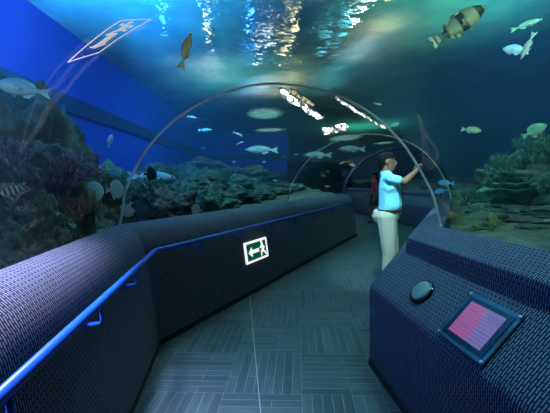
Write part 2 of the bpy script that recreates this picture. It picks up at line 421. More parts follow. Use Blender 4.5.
# ------------------------------------------------------------------ reef rocks
def rock_mesh(seed, lumpy=0.45):
    bm = bmesh.new(); bmesh.ops.create_icosphere(bm, subdivisions=5, radius=1)
    o = Vector((seed*7.3, seed*3.1, seed*1.7))
    for v in bm.verts:
        p = v.co.copy()
        d = noise.fractal(p*1.1+o, 1.0, 2.0, 6)*lumpy + noise.fractal(p*3.5+o, 0.9, 2.1, 5)*0.16
        c = noise.cell(p*2.2+o)*0.10
        v.co = p*(1+d+c)
    me = bpy.data.meshes.new('rock'); bm.to_mesh(me); bm.free()
    for p in me.polygons: p.use_smooth = True
    me.materials.append(M_rock[seed % 3]); return me
ROCKS = [rock_mesh(s) for s in range(6)]
def rock(px, py_top, Y, w, h, k, label, group=None, dep=None):
    """rock whose top shows at (px, py_top), Y metres ahead, w wide, standing on the bed"""
    p = at(px, py_top, Y); zb = bedz(p.x, p.y)-0.15
    def bad(w):
        for q in range(16):
            x, y = p.x+math.cos(q*.3927)*w*.62, p.y+math.sin(q*.3927)*w*.62
            if inside(x, y, .2) or x < -5.3 or (y > 23.8 and x < 1.3): return True
    while w > .25 and bad(w): w *= .88
    if w <= .25: return None
    top = max(p.z, zb+0.15)
    o = bpy.data.objects.new('reef_rock', ROCKS[k % 6]); C.objects.link(o)
    hh = (top-zb)/1.7; o.location = (p.x, p.y, zb+hh*0.75); o.scale = (w/2, (dep or w)/2, hh)
    o.rotation_euler = (0, 0, k*1.3)
    tag(o, label, 'rock', group)
    return o
rock(-8, 78, 3.6, 1.7, 0, 0, 'tall dark rock mound filling the left edge of the tank')
rock(38, 116, 4.5, 1.1, 0, 3, 'dark rock shoulder sloping down beside the tall left mound')
rock(70, 146, 5.2, 1.1, 0, 1, 'low dark rock on the right flank of the left mound')
rock(10, 168, 2.9, 0.7, 0, 4, 'brownish rock with ragged top in front of the left mound')
rock(30, 205, 2.5, 0.75, 0, 2, 'smooth olive rock just beyond the left sill')
rock(98, 168, 5.6, 1.0, 0, 5, 'bluish grey rock between the branching coral and the ring')
rock(120, 182, 5.0, 0.9, 0, 0, 'low rock behind the two round pale fish')
gl = 'weathered reef rock lying in the murk beyond the left sill of the far section'
for i, (px, py, Y, w) in enumerate([(140,180,6,1.3),(160,172,7.5,1.6),(178,186,6.0,1.1),(190,170,9,1.9),(205,182,7,1.2),(218,176,10,1.8),(232,188,8,1.2),
        (246,182,11,1.9),(262,186,10,1.5),(280,184,12,1.8),(168,190,5.2,.9),(212,192,6.5,.9),(255,190,9,1.0),(298,182,14,2.0),(320,180,16,2.2),(155,168,12,3.0),(200,162,15,3.4),(240,170,17,3.4),(282,174,19,3.4)]):
    rock(px, py, Y, w, 0, i, gl, 'reef rocks beyond the left sill')
gr = 'mossy reef rock lying in the murk beyond the right console'
for i, (px, py, Y, w) in enumerate([(448,208,5.2,.9),(462,214,4.2,.7),(470,202,6.5,1.3),(488,210,5.2,1.0),(505,204,6.2,1.2),(515,216,4.4,.8),(530,212,5.0,1.0),(548,226,3.6,.8),
        (440,198,9,1.6),(455,194,10,1.8),(482,198,9,1.6),(540,200,6.4,1.2),(500,226,3.9,.6),(560,205,4.6,1.2),(425,196,11,1.6)]):
    rock(px, py, Y, w, 0, i+2, gr, 'reef rocks beyond the right console')
rock(540, 150, 6.4, 1.6, 0, 2, 'tall green rock mound rising at the right edge of the tank')
rock(512, 166, 6.6, 1.2, 0, 5, 'green rock sloping down left from the tall right mound')
rock(575, 165, 5.4, 1.6, 0, 1, 'dark boulder cut off by the right edge of the picture')

# ------------------------------------------------------------------ corals
def branch_coral(name, loc, size, m, n, rnd, depth=4, spread=0.7):
    rr = random.Random(rnd); bm = bmesh.new()
    def grow(p, d, L, r, k):
        q = p + d*L; mid = (p+q)/2 + Vector((rr.uniform(-1, 1), rr.uniform(-1, 1), 0))*L*0.1
        tube(bm, [p, mid, q], [r, r*.85, r*.65], 5)
        if k == 0: return
        for _ in range(rr.choice((2, 3))):
            nd = (d + Vector((rr.uniform(-1, 1), rr.uniform(-1, 1), rr.uniform(-.2, .8)))*spread).normalized()
            grow(q, nd, L*rr.uniform(.62, .85), r*.68, k-1)
    for _ in range(n):
        a = rr.uniform(0, 6.28); d = Vector((math.cos(a)*.7, math.sin(a)*.7, 1)).normalized()
        grow(Vector((0, 0, -0.05)), d, size*.33, size*.045, depth)
    o = obj(name, bm, m); o.location = loc; return o
M_cor1 = mottled('purple_coral', [(0.16, 0.12, 0.2), (0.4, 0.3, 0.44)], 20)
M_cor2 = mottled('reddish_coral', [(0.25, 0.09, 0.08), (0.5, 0.24, 0.2)], 20)
M_cor3 = mottled('pale_coral', [(0.3, 0.34, 0.3), (0.6, 0.65, 0.6)], 20)
M_cor4 = mottled('yellow_coral', [(0.4, 0.28, 0.05), (0.75, 0.6, 0.16)], 20)
M_cor5 = mottled('green_coral', [(0.04, 0.10, 0.05), (0.14, 0.3, 0.15)], 16)
p = at(60, 200, 3.3); tag(branch_coral('branching_coral', p, .55, M_cor1, 7, 3), 'purple grey branching coral spreading over the left reef', 'coral')
p = at(78, 217, 3.0); tag(branch_coral('bushy_coral', p, .26, M_cor2, 9, 5, 4, .9), 'reddish brown bushy coral in front of the purple branching coral', 'coral')
p = at(22, 176, 2.9); tag(branch_coral('branching_coral', p, .42, M_cor1, 6, 9), 'tangled grey coral on the ragged rock at the left edge', 'coral')
p = at(108, 227, 3.6); tag(branch_coral('bushy_coral', p, .17, M_cor3, 8, 11, 3, .9), 'small pale striped coral head close to the foot of the ring', 'coral')
p = at(14, 196, 2.45); tag(branch_coral('staghorn_coral', p, .20, M_cor3, 6, 21, 3, 1.2), 'pale spiky coral low at the left edge of the tank', 'coral')
p = at(493, 226, 3.6); tag(branch_coral('bushy_coral', p, .14, M_cor4, 9, 13, 3, .8), 'small yellow coral clump beyond the right console', 'coral')
for (x, y, Y, s, k, t) in ((535, 172, 5.5, .7, 31, 'wide green branching coral on the tall right mound'), (505, 180, 5.9, .55, 32, 'green branching coral left of the tall right mound'),
                           (545, 200, 5.0, .5, 33, 'green coral low at the right edge below the tall mound'), (470, 206, 6.0, .4, 34, 'dull green coral straight beyond the corner of the right console')):
    tag(branch_coral('branching_coral', at(x, y, Y), s, M_cor5, 7, k, 4, 1.0), t, 'coral')
for (x, y, Y, s, k, t) in ((172, 188, 6.0, .5, 41, 'green branching coral seen through the left part of the big ring'), (222, 186, 8.0, .5, 42, 'green branching coral halfway between the ring foot and the second ring'),
                           (150, 196, 5.0, .4, 43, 'dim green coral just right of the foot of the big ring')):
    tag(branch_coral('branching_coral', at(x, y, Y), s, M_cor5, 7, k, 4, 1.0), t, 'coral')
# plate coral: tiers of thin dishes
def plate_coral(loc, s, m, rnd, label):
    rr = random.Random(rnd); root = empty('plate_coral', loc); tag(root, label, 'coral')
    bm = bmesh.new(); tube(bm, [(0, 0, -.1*s), (0, 0, .5*s)], [.09*s, .05*s], 8); obj('stalk', bm, m, root)
    for k in range(4):
        bm = bmesh.new(); n = 28; R = s*(.55-.08*k); rows = []
        c = Vector((rr.uniform(-.15, .15)*s, rr.uniform(-.15, .15)*s, s*(.12+.13*k)))
        top = bm.verts.new(c+Vector((0, 0, .0)))
        for f in (.5, 1.0):
            rows.append([bm.verts.new(c+Vector((math.cos(a)*R*f*(1+.14*math.sin(3*a+k)), math.sin(a)*R*f*(1+.1*math.cos(5*a)), f*f*.10*s+.02*s*math.sin(6*a)))) for a in [6.283*q/n for q in range(n)]])
        for q in range(n):
            bm.faces.new((top, rows[0][q], rows[0][(q+1) % n])); bm.faces.new((rows[0][q], rows[1][q], rows[1][(q+1) % n], rows[0][(q+1) % n]))
        o = obj('plate', bm, m, root); md = o.modifiers.new('th', 'SOLIDIFY'); md.thickness = .02*s
plate_coral(at(522, 198, 5.6), .75, M_cor5, 3, 'tiered green plate coral at the base of the tall right mound')
plate_coral(at(196, 196, 6.6), .55, M_cor5, 5, 'tiered green plate coral beyond the sill left of the exit sign')

# ------------------------------------------------------------------ handrail along the left wall
def rail_pt(i, u=0.0, z=0.87): return PLANES[i][0] + E_[i]*u + Vector((0, 0, z))
root = empty('handrail', (L1.x, L1.y, 0)); tag(root, 'long blue handrail following the carpeted left wall', 'handrail')
def local(p): return Vector(p) - root.location
dirA = (rail_pt(1)-rail_pt(0)).normalized()
A0 = rail_pt(1) - dirA*3.3; B3 = L3 + Vector((0, 0, .90)) - d2*0.12
K = rail_pt(1)
pts = [A0, K-dirA*.10, K-dirA*.03+Vector((0.002, 0, 0)), K+d2*.03, K+d2*.10, B3]
bm = bmesh.new(); tube(bm, [local(p) for p in pts], 0.022, 16); obj('rail', bm, M_blue, root)
nA = Vector((dirA.y, -dirA.x, 0)); nB = Vector((d2.y, -d2.x, 0))
def bracket(p, n):
    bm = bmesh.new()
    face = 0.092
    q = p - Vector((0, 0, 0))
    tube(bm, [local(x) for x in (q-Vector((0,0,.02)), q-Vector((0,0,.10)), q-Vector((0,0,.115))-n*.012, q-Vector((0,0,.12))-n*face*.9)], 0.011, 8)
    b = obj('bracket', bm, M_blue, root)
    bm = bmesh.new(); c = local(q-n*(face*.90)-Vector((0, 0, .12)))
    d = Vector((-n.y, n.x, 0)); Mx = Matrix((d, n, Vector((0, 0, 1)))).transposed().to_4x4(); Mx.translation = c
    box(bm, (0, 0, 0), (.05, .010, .085), Mx); obj('wall_plate', bm, M_blue, b, smooth=False)
for t in (-2.0, -1.28, -0.62): bracket(K+dirA*t, nA)
for t in (.62, 1.35, 2.1, 2.9, 3.8, 4.8, 5.8): bracket(K.lerp(B3, t/(B3-K).length), nB)

# ------------------------------------------------------------------ lit exit sign on the left wall
def on_left2(t, z, out=0.0):
    # point on the leaning inner face, section 2
    k = (0.095-0.03)/0.52; u = -(0.03 + (z-.3)*k)
    e = nB; return L1 + d2*t + e*(u+out) + Vector((0, 0, z))
M_signwhite = mat('lit_white', (0.9, 0.9, 0.9), 0.5, emit=(1, 0.97, 0.95), es=1.0)
M_signgreen = mat('lit_green', (0.01, 0.12, 0.05), 0.5, emit=(0.0, 0.06, 0.03), es=1.0)
sroot = empty('exit_sign', on_left2(1.73, .40)); tag(sroot, 'lit green emergency exit sign with white arrow and running figure on left wall', 'sign')
def flat(name, polys, m, out, th, place, parent):
    """extruded flat shapes; place maps (a, b, out) to a point"""
    bm = bmesh.new()
    for P in polys:
        a = [bm.verts.new(place(x, y, out)-parent.location) for x, y in P]; b = [bm.verts.new(place(x, y, out+th)-parent.location) for x, y in P]
        bm.faces.new(b); bm.faces.new(a[::-1])
        for i in range(len(P)): j = (i+1) % len(P); bm.faces.new((a[i], a[j], b[j], b[i]))
    bmesh.ops.recalc_face_normals(bm, faces=bm.faces)
    return obj(name, bm, m, parent, smooth=False)
def sp(x, y, out): return on_left2(1.47+x*.53, .405+y*.262, out)
def rect(x0, y0, x1, y1): return [(x0, y0), (x1, y0), (x1, y1), (x0, y1)]
def capsule(x0, y0, x1, y1, w, asp=2.0):
    dx, dy = (x1-x0)*asp, y1-y0; L = math.hypot(dx, dy) or 1; nx, ny = -dy/L*w, dx/L*w
    return [(x0+nx/asp, y0+ny), (x0-nx/asp, y0-ny), (x1-nx/asp, y1-ny), (x1+nx/asp, y1+ny)]
def disc(x, y, r, asp=2.0, n=12): return [(x+r/asp*math.cos(6.283*k/n), y+r*math.sin(6.283*k/n)) for k in range(n)]
ARROW = [(.12, .48), (.28, .74), (.28, .58), (.60, .58), (.60, .40), (.28, .40), (.28, .22)]
FIG = [disc(.755, .84, .09), capsule(.76, .74, .79, .42, .085), capsule(.76, .70, .66, .56, .04), capsule(.78, .66, .88, .52, .04),
       capsule(.79, .44, .70, .32, .055), capsule(.70, .34, .70, .14, .045), capsule(.79, .44, .86, .28, .055), capsule(.86, .30, .93, .14, .045)]
flat('backing', [rect(0, 0, 1, 1)], M_signgreen, .002, .018, sp, sroot)
flat('frame', [rect(-.01, -.02, .035, 1.02), rect(.965, -.02, 1.01, 1.02), rect(.03, -.02, .97, .07), rect(.03, .93, .97, 1.02)], M_signwhite, .001, .026, sp, sroot)
flat('arrow', [ARROW], M_signwhite, .0205, .002, sp, sroot)
flat('running_figure', FIG, M_signwhite, .0205, .002, sp, sroot)

# ------------------------------------------------------------------ equipment on the slanted console
d1 = Vector((math.sin(math.radians(-5.5)), math.cos(math.radians(-5.5)), 0))
d1 = (R1-R0p).normalized()
def slant(i_dir, base, e):
    a = base + e*.06 + Vector((0, 0, .70)); b = base + e*.262 + Vector((0, 0, .905))
    up = (b-a); up = (up - i_dir*up.dot(i_dir)).normalized(); n = i_dir.cross(up)
    if n.z < 0: n = -n
    return a, up, n
a1, up1, n1 = slant(d1, R1, E_[1])
def frame_mtx(o, x, y, z):
    m_ = Matrix((x, y, z)).transposed().to_4x4(); m_.translation = o; return m_
M_plate = mat('clear_acrylic_plate', (0.04, 0.07, 0.09), 0.08, spec=0.8)
M_bezel = mat('black_bezel', (0.004, 0.004, 0.006), 0.12)
def screen_mat():
    m = mat('screen_glow', (0.02, 0.02, 0.02), 0.2); n, l, b = nodes(m)
    tc = n.new('ShaderNodeTexCoord'); sx = n.new('ShaderNodeSeparateXYZ'); l.new(tc.outputs['Generated'], sx.inputs[0])
    r = n.new('ShaderNodeValToRGB'); r.color_ramp.elements[0].position = .50; r.color_ramp.elements[1].position = .60
    r.color_ramp.elements[0].color = (0.42, 0.09, 0.30, 1); r.color_ramp.elements[1].color = (0.22, 0.16, 0.42, 1)
    t = n.new('ShaderNodeTexNoise'); t.inputs['Scale'].default_value = 3; l.new(tc.outputs['Generated'], t.inputs['Vector'])
    ad = n.new('ShaderNodeMath'); ad.operation = 'MULTIPLY_ADD'; ad.inputs[1].default_value = 0.35; l.new(t.outputs[0], ad.inputs[0])
    l.new(sx.outputs[0], ad.inputs[2]); 
    su = n.new('ShaderNodeMath'); su.operation = 'SUBTRACT'; su.inputs[1].default_value = 0.17; l.new(ad.outputs[0], su.inputs[0])
    l.new(su.outputs[0], r.inputs[0])
    wv = n.new('ShaderNodeTexWave'); wv.bands_direction = 'Y'; wv.inputs['Scale'].default_value = 3.2; wv.inputs['Distortion'].default_value = 1.5
    l.new(tc.outputs['Generated'], wv.inputs['Vector'])
    mx = n.new('ShaderNodeMix'); mx.data_type = 'RGBA'; mx.blend_type = 'MULTIPLY'; mx.inputs[0].default_value = 0.25
    l.new(r.outputs[0], mx.inputs[6]); l.new(wv.outputs[0], mx.inputs[7])
    l.new(mx.outputs[2], b.inputs['Emission Color']); b.inputs['Emission Strength'].default_value = 0.75
    return m
M_screen = screen_mat()
M_lines = mat('screen_lines', (0, 0, 0), 0.3, emit=(0.10, 0.06, 0.30), es=1.0)
def bevel(o, w, s=2):
    md = o.modifiers.new('bevel', 'BEVEL'); md.width = w; md.segments = s; md.limit_method = 'ANGLE'
def panel(mtx, label):
    root = empty('touch_screen'); root.matrix_world = mtx; tag(root, label, 'screen', None)
    def b_(name, c, s, m, bv=0.0, par=root):
        bm = bmesh.new(); box(bm, c, s); o = obj(name, bm, m, par, smooth=False)
        if bv: bevel(o, bv)
        return o
    b_('acrylic_plate', (0, 0, .009), (.32, .275, .012), M_plate, .003)
    b_('bezel', (0.0, 0, .0165), (.275, .228, .003), M_bezel, .001)
    scr = b_('screen', (0.0, 0.0, .0190), (.215, .182, .002), M_screen)
    for c, d in (((.065, .045, 0), (.07, .003, .001)), ((.065, .080, 0), (.07, .003, .001)), ((.0315, .0625, 0), (.003, .038, .001)), ((.0985, .0625, 0), (.003, .038, .001)),
                 ((.065, .0625, 0), (.045, .006, .001)), ((.06, -.02, 0), (.07, .004, .001)), ((.06, -.04, 0), (.07, .003, .001)), ((-.06, .05, 0), (.06, .004, .001)), ((-.06, -.03, 0), (.06, .003, .001))):
        b_('page_line', (c[0], c[1], .0206), d, M_lines, 0, scr)
    for x in (-1, 1):
        for y in (-1, 1):
            bm = bmesh.new(); tube(bm, [(x*.148, y*.125, .0), (x*.148, y*.125, .019), (x*.148, y*.125, .021)], [.0085, .0085, .006], 14); obj('corner_bolt', bm, M_chrome, root)
    return root
def panel_at(base, dr, e, along, vv, label, spin=0):
    a, up, n = slant(dr, base, e)
    x = -dr if n.dot((-dr).cross(up)) > 0 else dr
    return panel(frame_mtx(a + dr*along + up*vv, x, up, n), label)
panel_at(R1, d1, E_[1], -1.015, .080, 'touch screen glowing pink and violet under clear plate on the near console')
# round wall-washer beside it
def washer(o_, x, y, z):
    root = empty('round_lamp'); root.matrix_world = frame_mtx(o_, x, y, z); tag(root, 'round black-rimmed lamp with pale grey-green lens on the near console', 'lamp')
    bm = bmesh.new(); tube(bm, [(0, 0, -.004), (0, 0, .006), (0, 0, .014), (0, 0, .016)], [.086, .086, .080, .072], 40); obj('rim', bm, M_bezel, root)
    bm = bmesh.new(); tube(bm, [(0, 0, .010), (0, 0, .019), (0, 0, .023), (0, 0, .024)], [.068, .068, .05, .02], 40)
    m = mat('grey_green_lens', (0.20, 0.27, 0.21), 0.5); obj('lens', bm, m, root)
    bm = bmesh.new(); tube(bm, [(0, 0, .023), (0, 0, .027)], [.005, .003], 10); obj('centre_stud', bm, M_chrome, root)
washer(a1 - d1*.535 + up1*.082, -d1, up1, n1)
# more panels further along
d2v = (R2-R1).normalized()
panel_at(R2, d2v, E_[2], -0.9, .08, 'violet lit touch screen on the console behind the man in the cyan shirt')
d3v = (R4-R3).normalized()
panel_at(R3, d3v, E_[3], 3.9, .08, 'farthest touch screen, pale sliver on the console past the last arch')

# ------------------------------------------------------------------ reflection of an exit sign, built as glowing shapes on the acrylic crown, left
def tube_uv(s, t, off=-0.004):
    """s along section 1 from the ring (0) backwards (1), t index along the profile 0..1"""
    k = t*(len(TPS)-1); i = min(int(k), len(TPS)-2); f = k-i
    u = TPS[i][0]*(1-f)+TPS[i+1][0]*f; z = TPS[i][1]*(1-f)+TPS[i+1][1]*f
    return tpt(1, u, z, off).lerp(tpt(0, u, z, off), s)
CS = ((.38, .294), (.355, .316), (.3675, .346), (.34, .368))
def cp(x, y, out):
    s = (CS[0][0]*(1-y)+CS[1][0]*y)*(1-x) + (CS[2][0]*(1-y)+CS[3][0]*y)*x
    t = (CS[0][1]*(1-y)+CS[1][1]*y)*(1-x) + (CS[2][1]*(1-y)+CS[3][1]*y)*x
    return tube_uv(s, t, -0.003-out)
croot = empty('exit_sign_reflection', cp(.5, .5, 0)); tag(croot, 'thin white outlined reflection of an exit sign with arrow on the acrylic at upper left', 'sign')
M_pale = mat('pale_reflection', (0.7, 0.72, 0.75), 0.5, emit=(.75, .75, .78), es=0.6)
def bands(a, b, w, n=8):
    out = []
    for k in range(n):
        p = (a[0]+(b[0]-a[0])*k/n, a[1]+(b[1]-a[1])*k/n); q = (a[0]+(b[0]-a[0])*(k+1)/n, a[1]+(b[1]-a[1])*(k+1)/n)
        if abs(b[0]-a[0]) > abs(b[1]-a[1]): out.append([(p[0], p[1]-w), (q[0], q[1]-w), (q[0], q[1]+w), (p[0], p[1]+w)])
        else: out.append([(p[0]-w*.6, p[1]), (p[0]+w*.6, p[1]), (q[0]+w*.6, q[1]), (q[0]-w*.6, q[1])])
    return out
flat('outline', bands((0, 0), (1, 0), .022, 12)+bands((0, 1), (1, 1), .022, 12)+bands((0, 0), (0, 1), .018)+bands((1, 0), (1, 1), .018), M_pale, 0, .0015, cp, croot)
def sub(P):
    return P
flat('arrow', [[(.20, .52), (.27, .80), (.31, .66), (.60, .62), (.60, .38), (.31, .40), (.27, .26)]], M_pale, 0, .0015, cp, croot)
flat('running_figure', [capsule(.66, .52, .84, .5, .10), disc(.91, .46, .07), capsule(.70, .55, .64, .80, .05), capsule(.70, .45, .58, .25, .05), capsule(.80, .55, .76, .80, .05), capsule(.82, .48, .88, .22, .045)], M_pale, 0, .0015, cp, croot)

# ------------------------------------------------------------------ fish
def fishmat(name, back, side, belly, bars=0, barcol=(0.03, 0.04, 0.04)):
    m = mat(name, side, 0.4, spec=0.5); n, l, b = nodes(m)
    tc = n.new('ShaderNodeTexCoord'); sx = n.new('ShaderNodeSeparateXYZ'); l.new(tc.outputs['Generated'], sx.inputs[0])
    r = n.new('ShaderNodeValToRGB'); e = r.color_ramp.elements
    e[0].position = 0.15; e[0].color = (*belly, 1); e[1].position = 0.9; e[1].color = (*back, 1); q = e.new(0.5); q.color = (*side, 1)
    l.new(sx.outputs[2], r.inputs[0]); out = r.outputs[0]
    if bars:
        wv = n.new('ShaderNodeMath'); wv.operation = 'MULTIPLY'; wv.inputs[1].default_value = bars*6.283; l.new(sx.outputs[0], wv.inputs[0])
        sn = n.new('ShaderNodeMath'); sn.operation = 'SINE'; l.new(wv.outputs[0], sn.inputs[0])
        gt = n.new('ShaderNodeMapRange'); gt.inputs[1].default_value = 0.1; gt.inputs[2].default_value = 0.6; l.new(sn.outputs[0], gt.inputs[0])
        mx = n.new('ShaderNodeMix'); mx.data_type = 'RGBA'; l.new(gt.outputs[0], mx.inputs[0]); l.new(out, mx.inputs[6]); mx.inputs[7].default_value = (*barcol, 1)
        out = mx.outputs[2]
    t = n.new('ShaderNodeTexVoronoi'); t.inputs['Scale'].default_value = 60; l.new(tc.outputs['Object'], t.inputs['Vector'])
    bp = n.new('ShaderNodeBump'); bp.inputs['Strength'].default_value = .15; bp.inputs['Distance'].default_value = .01
    l.new(t.outputs[0], bp.inputs['Height']); l.new(bp.outputs[0], b.inputs['Normal'])
    l.new(out, b.inputs['Base Color']); return m
F_blue = fishmat('blue_fish', (0.15, 0.55, 0.9), (0.35, 0.8, 1.0), (0.6, 0.9, 1.0))
F_pale = fishmat('pale_fish', (0.4, 0.52, 0.48), (0.62, 0.72, 0.68), (0.8, 0.85, 0.8))
F_green = fishmat('green_silver_fish', (0.2, 0.5, 0.32), (0.4, 0.75, 0.52), (0.65, 0.8, 0.65))
F_bar = fishmat('barred_fish', (0.25, 0.32, 0.22), (0.36, 0.44, 0.32), (0.42, 0.48, 0.36), 2.6, (0.03, 0.05, 0.04))
F_black = fishmat('black_fish', (0.004, 0.005, 0.01), (0.006, 0.008, 0.015), (0.01, 0.012, 0.02))
F_beige = fishmat('beige_fish', (0.3, 0.27, 0.12), (0.5, 0.46, 0.25), (0.6, 0.58, 0.4))
F_yellow = fishmat('yellow_fish', (0.7, 0.5, 0.1), (0.9, 0.75, 0.2), (0.9, 0.85, 0.5))
M_eye = mat('fish_eye', (0.005, 0.005, 0.005), 0.1); M_eyering = mat('fish_eye_ring', (0.7, 0.7, 0.5), 0.3)
# (height, thickness) relative to length at stations nose..tail root
SHAPES = {
 'slim': dict(h=.20, t=.13, tail=.20, dors=.06, prof=[.0, .45, .78, .97, 1.0, .92, .74, .52, .32, .20]),
 'oval': dict(h=.36, t=.17, tail=.24, dors=.055, prof=[.0, .50, .80, .96, 1.0, .95, .82, .60, .34, .20]),
 'deep': dict(h=.50, t=.16, tail=.26, dors=.09, prof=[.0, .48, .78, .95, 1.0, .98, .88, .66, .34, .17]),
 'disc': dict(h=.86, t=.16, tail=.26, dors=.12, prof=[.0, .55, .84, .97, 1.0, .96, .84, .62, .30, .16])}
def fish(name, shape, m, px, py, Y, lenpx, ang=0, faceleft=False, turn=0, label='', group=None, bend=0.0, finmat=None):
    """ang tilts the fish in the view, turn swings its nose away from (+) or towards (-) the tunnel"""
    s = SHAPES[shape]; p = at(px, py, Y); dep = (p-CO).dot(F_)
    L = lenpx*dep/FPX/max(.3, math.cos(math.radians(turn)))
    root = empty(name, p); tag(root, label, 'fish', group)
    a = math.atan2(p.x, p.y)
    view_r = Vector((math.cos(a), -math.sin(a), 0)); view_f = Vector((math.sin(a), math.cos(a), 0))
    sgn = -1 if faceleft else 1
    tr = math.radians(turn)
    x = (view_r*sgn*math.cos(tr) + view_f*math.sin(tr)); 
    th = math.radians(ang); x = (x*math.cos(th) + Vector((0, 0, 1))*math.sin(th)).normalized()
    y = Vector((0, 0, 1)).cross(x); y = y.normalized() if y.length > .05 else view_f
    z = x.cross(y)
    root.matrix_world = frame_mtx(p, x, y, z)
    bl = L*.80
    bm = bmesh.new(); rings = []; n = 16; N = 27
    cl = lambda t: Vector((L*.5 - bl*t, L*bend*math.sin((t-.3)*2.2)**2*(1 if t > .3 else -0.3), L*.015*math.sin(t*3)))
    P = s['prof']
    for i in range(N):
        t = i/(N-1); k = t*(len(P)-1); j = min(int(k), len(P)-2); f = k-j; f = f*f*(3-2*f)*.35+f*.65
        v = P[j]*(1-f)+P[j+1]*f
        if i == 0: v = .03
        elif t < .11: v = P[1]*math.sqrt(t/.111)
        hh = s['h']*L*.5*v; tt = s['t']*L*.5*v**.8*(1 if t < .45 else 1-(t-.45)*1.15)
        c = cl(t)
        rings.append([bm.verts.new(c + Vector((0, math.cos(q)*tt, math.sin(q)*hh))) for q in [6.283*w/n for w in range(n)]])
    for r0, r1 in zip(rings, rings[1:]):
        for k in range(n): bm.faces.new((r0[k], r1[k], r1[(k+1) % n], r0[(k+1) % n]))
    bm.faces.new(rings[0]); bm.faces.new(rings[-1][::-1])
    bmesh.ops.recalc_face_normals(bm, faces=bm.faces)
    obj('body', bm, m, root)
    fm = finmat or m
    def fin(nm, outline, origin, tilt=0.0, th=.006):
        bm = bmesh.new(); vs = []
        for sd in (-1, 1):
            vs.append([bm.verts.new(Vector(origin)+Vector((u*L, sd*th*L*.5 + tilt*abs(w)*L, w*L))) for u, w in outline])
        bm.faces.new(vs[0]); bm.faces.new(vs[1][::-1])
        for i in range(len(outline)): j = (i+1) % len(outline); bm.faces.new((vs[0][i], vs[0][j], vs[1][j], vs[1][i]))
        bmesh.ops.recalc_face_normals(bm, faces=bm.faces)
        obj(nm, bm, fm, root, smooth=False)
    te = cl(1.0); q = s['tail']/2
    fin('tail_fin', [(.03, .022), (-.06, q*.62), (-.17, q*1.05), (-.20, q*.95), (-.155, q*.4), (-.135, 0), (-.155, -q*.4), (-.20, -q*.95), (-.17, -q*1.05), (-.06, -q*.62), (.03, -.022)], te)
    hh = s['h']*.5; d = s['dors']
    def hat(t):
        k = t*(len(P)-1); j = min(int(k), len(P)-2); f = k-j; return hh*(P[j]*(1-f)+P[j+1]*f)
    top = [(.5-.8*t, hat(t)-.012) for t in (.30, .42, .54, .66, .78, .86)]
    fin('dorsal_fin', top + [(top[-1][0]-.03, top[-1][1]+d*.45)] + [(x_-.04, z_+d*k) for (x_, z_), k in zip(top[::-1][1:], (.95, .8, .9, .85, .5))], (0, cl(.6).y, 0))
    bot = [(.5-.8*t, -hat(t)+.012) for t in (.60, .68, .76, .86)]
    fin('anal_fin', bot + [(bot[-1][0]-.03, bot[-1][1]-d*.4)] + [(x_-.04, z_-d*k) for (x_, z_), k in zip(bot[::-1][1:], (.8, 1.0, .8))], (0, cl(.7).y, 0))
    fin('pelvic_fin', [(0, 0), (-.05, 0), (-.09, -d*.6), (-.07, -d*.7)], (.22*L, 0, -(hat(.36)-.012)*L))
    if lenpx > 14:
        for sd in (-1, 1):
            bm = bmesh.new()
            vs = [bm.verts.new(Vector((.17*L+u*L, sd*(s['t']*.47*L+abs(u)*.35*L), w*L))) for u, w in ((0, .02), (-.06, .035), (-.13, .0), (-.11, -.05), (-.04, -.045))]
            bm.faces.new(vs); o = obj('pectoral_fin', bm, fm, root, smooth=False); md = o.modifiers.new('t', 'SOLIDIFY'); md.thickness = .004*L
            bm = bmesh.new(); bmesh.ops.create_icosphere(bm, subdivisions=2, radius=.022*L)
            te_ = .10; v = P[1]*.97
            for w in bm.verts: w.co = Vector((w.co.x, w.co.y*.5, w.co.z)) + Vector((.5*L-bl*te_, sd*s['t']*L*.5*v**.8*.93, .05*hh*2*L))
            obj('eye', bm, M_eye, root)
    return root
fish('bream', 'oval', F_blue, 24, 89, 2.7, 45, 8, True, 12, 'large light blue fish swimming left near the left edge')
fish('small_fish', 'slim', F_blue, 27, 97, 2.9, 10, -40, False, 0, 'tiny pale blue fish just under the large light blue fish')
fish('small_fish', 'slim', F_pale, 49, 108, 4.0, 12, -65, False, 0, 'tiny white fish diving on bright blue right of the large light blue fish')
fish('small_fish', 'oval', F_pale, 110, 141, 4.2, 14, 72, False, 0, 'small white fish standing upright against the blue above the left reef')
fish('spadefish', 'disc', F_pale, 93, 192, 3.9, 20, 4, False, 25, 'left one of the two round pale fish over the left reef')
fish('spadefish', 'disc', F_pale, 115, 190, 4.0, 17, 0, False, 35, 'right one of the two round pale fish over the left reef, nearest the ring')
fish('spadefish', 'disc', F_pale, 128, 209, 4.0, 15, -60, True, 30, 'round pale fish just inside the foot of the big ring')
fish('small_fish', 'deep', F_blue, 45, 202, 2.9, 9, 70, False, 0, 'small bright blue fish in front of the purple coral')
fish('small_fish', 'slim', F_pale, 38, 169, 3.1, 9, -25, False, 0, 'tiny pale fish above the purple branching coral')
fish('striped_fish', 'oval', fishmat('striped', (.5, .55, .55), (.7, .75, .75), (.7, .75, .75), 5), 8, 192, 2.35, 26, 15, False, 10, 'pale fish with dark bars low at the left edge')
fish('long_fish_and_patch', 'slim', F_pale, 152, 177, 5.4, 46, -3, False, 8, 'long white fish behind the black round fish inside the ring')
fish('black_fish', 'disc', F_black, 150, 174, 4.6, 13, 0, False, 30, 'black round fish in front of the long white fish')
fish('small_fish', 'oval', F_pale, 147, 186, 4.9, 11, 35, True, 0, 'small white fish below the black round fish')
fish('round_fish', 'disc', F_yellow if False else F_pale, 197, 210, 4.2, 11, 5, True, 30, 'white round fish on the sill left above the exit sign')
fish('long_fish_and_patch', 'slim', F_beige, 186, 51, 3.9, 38, 72, False, 20, 'beige fish standing almost upright at top left of centre')
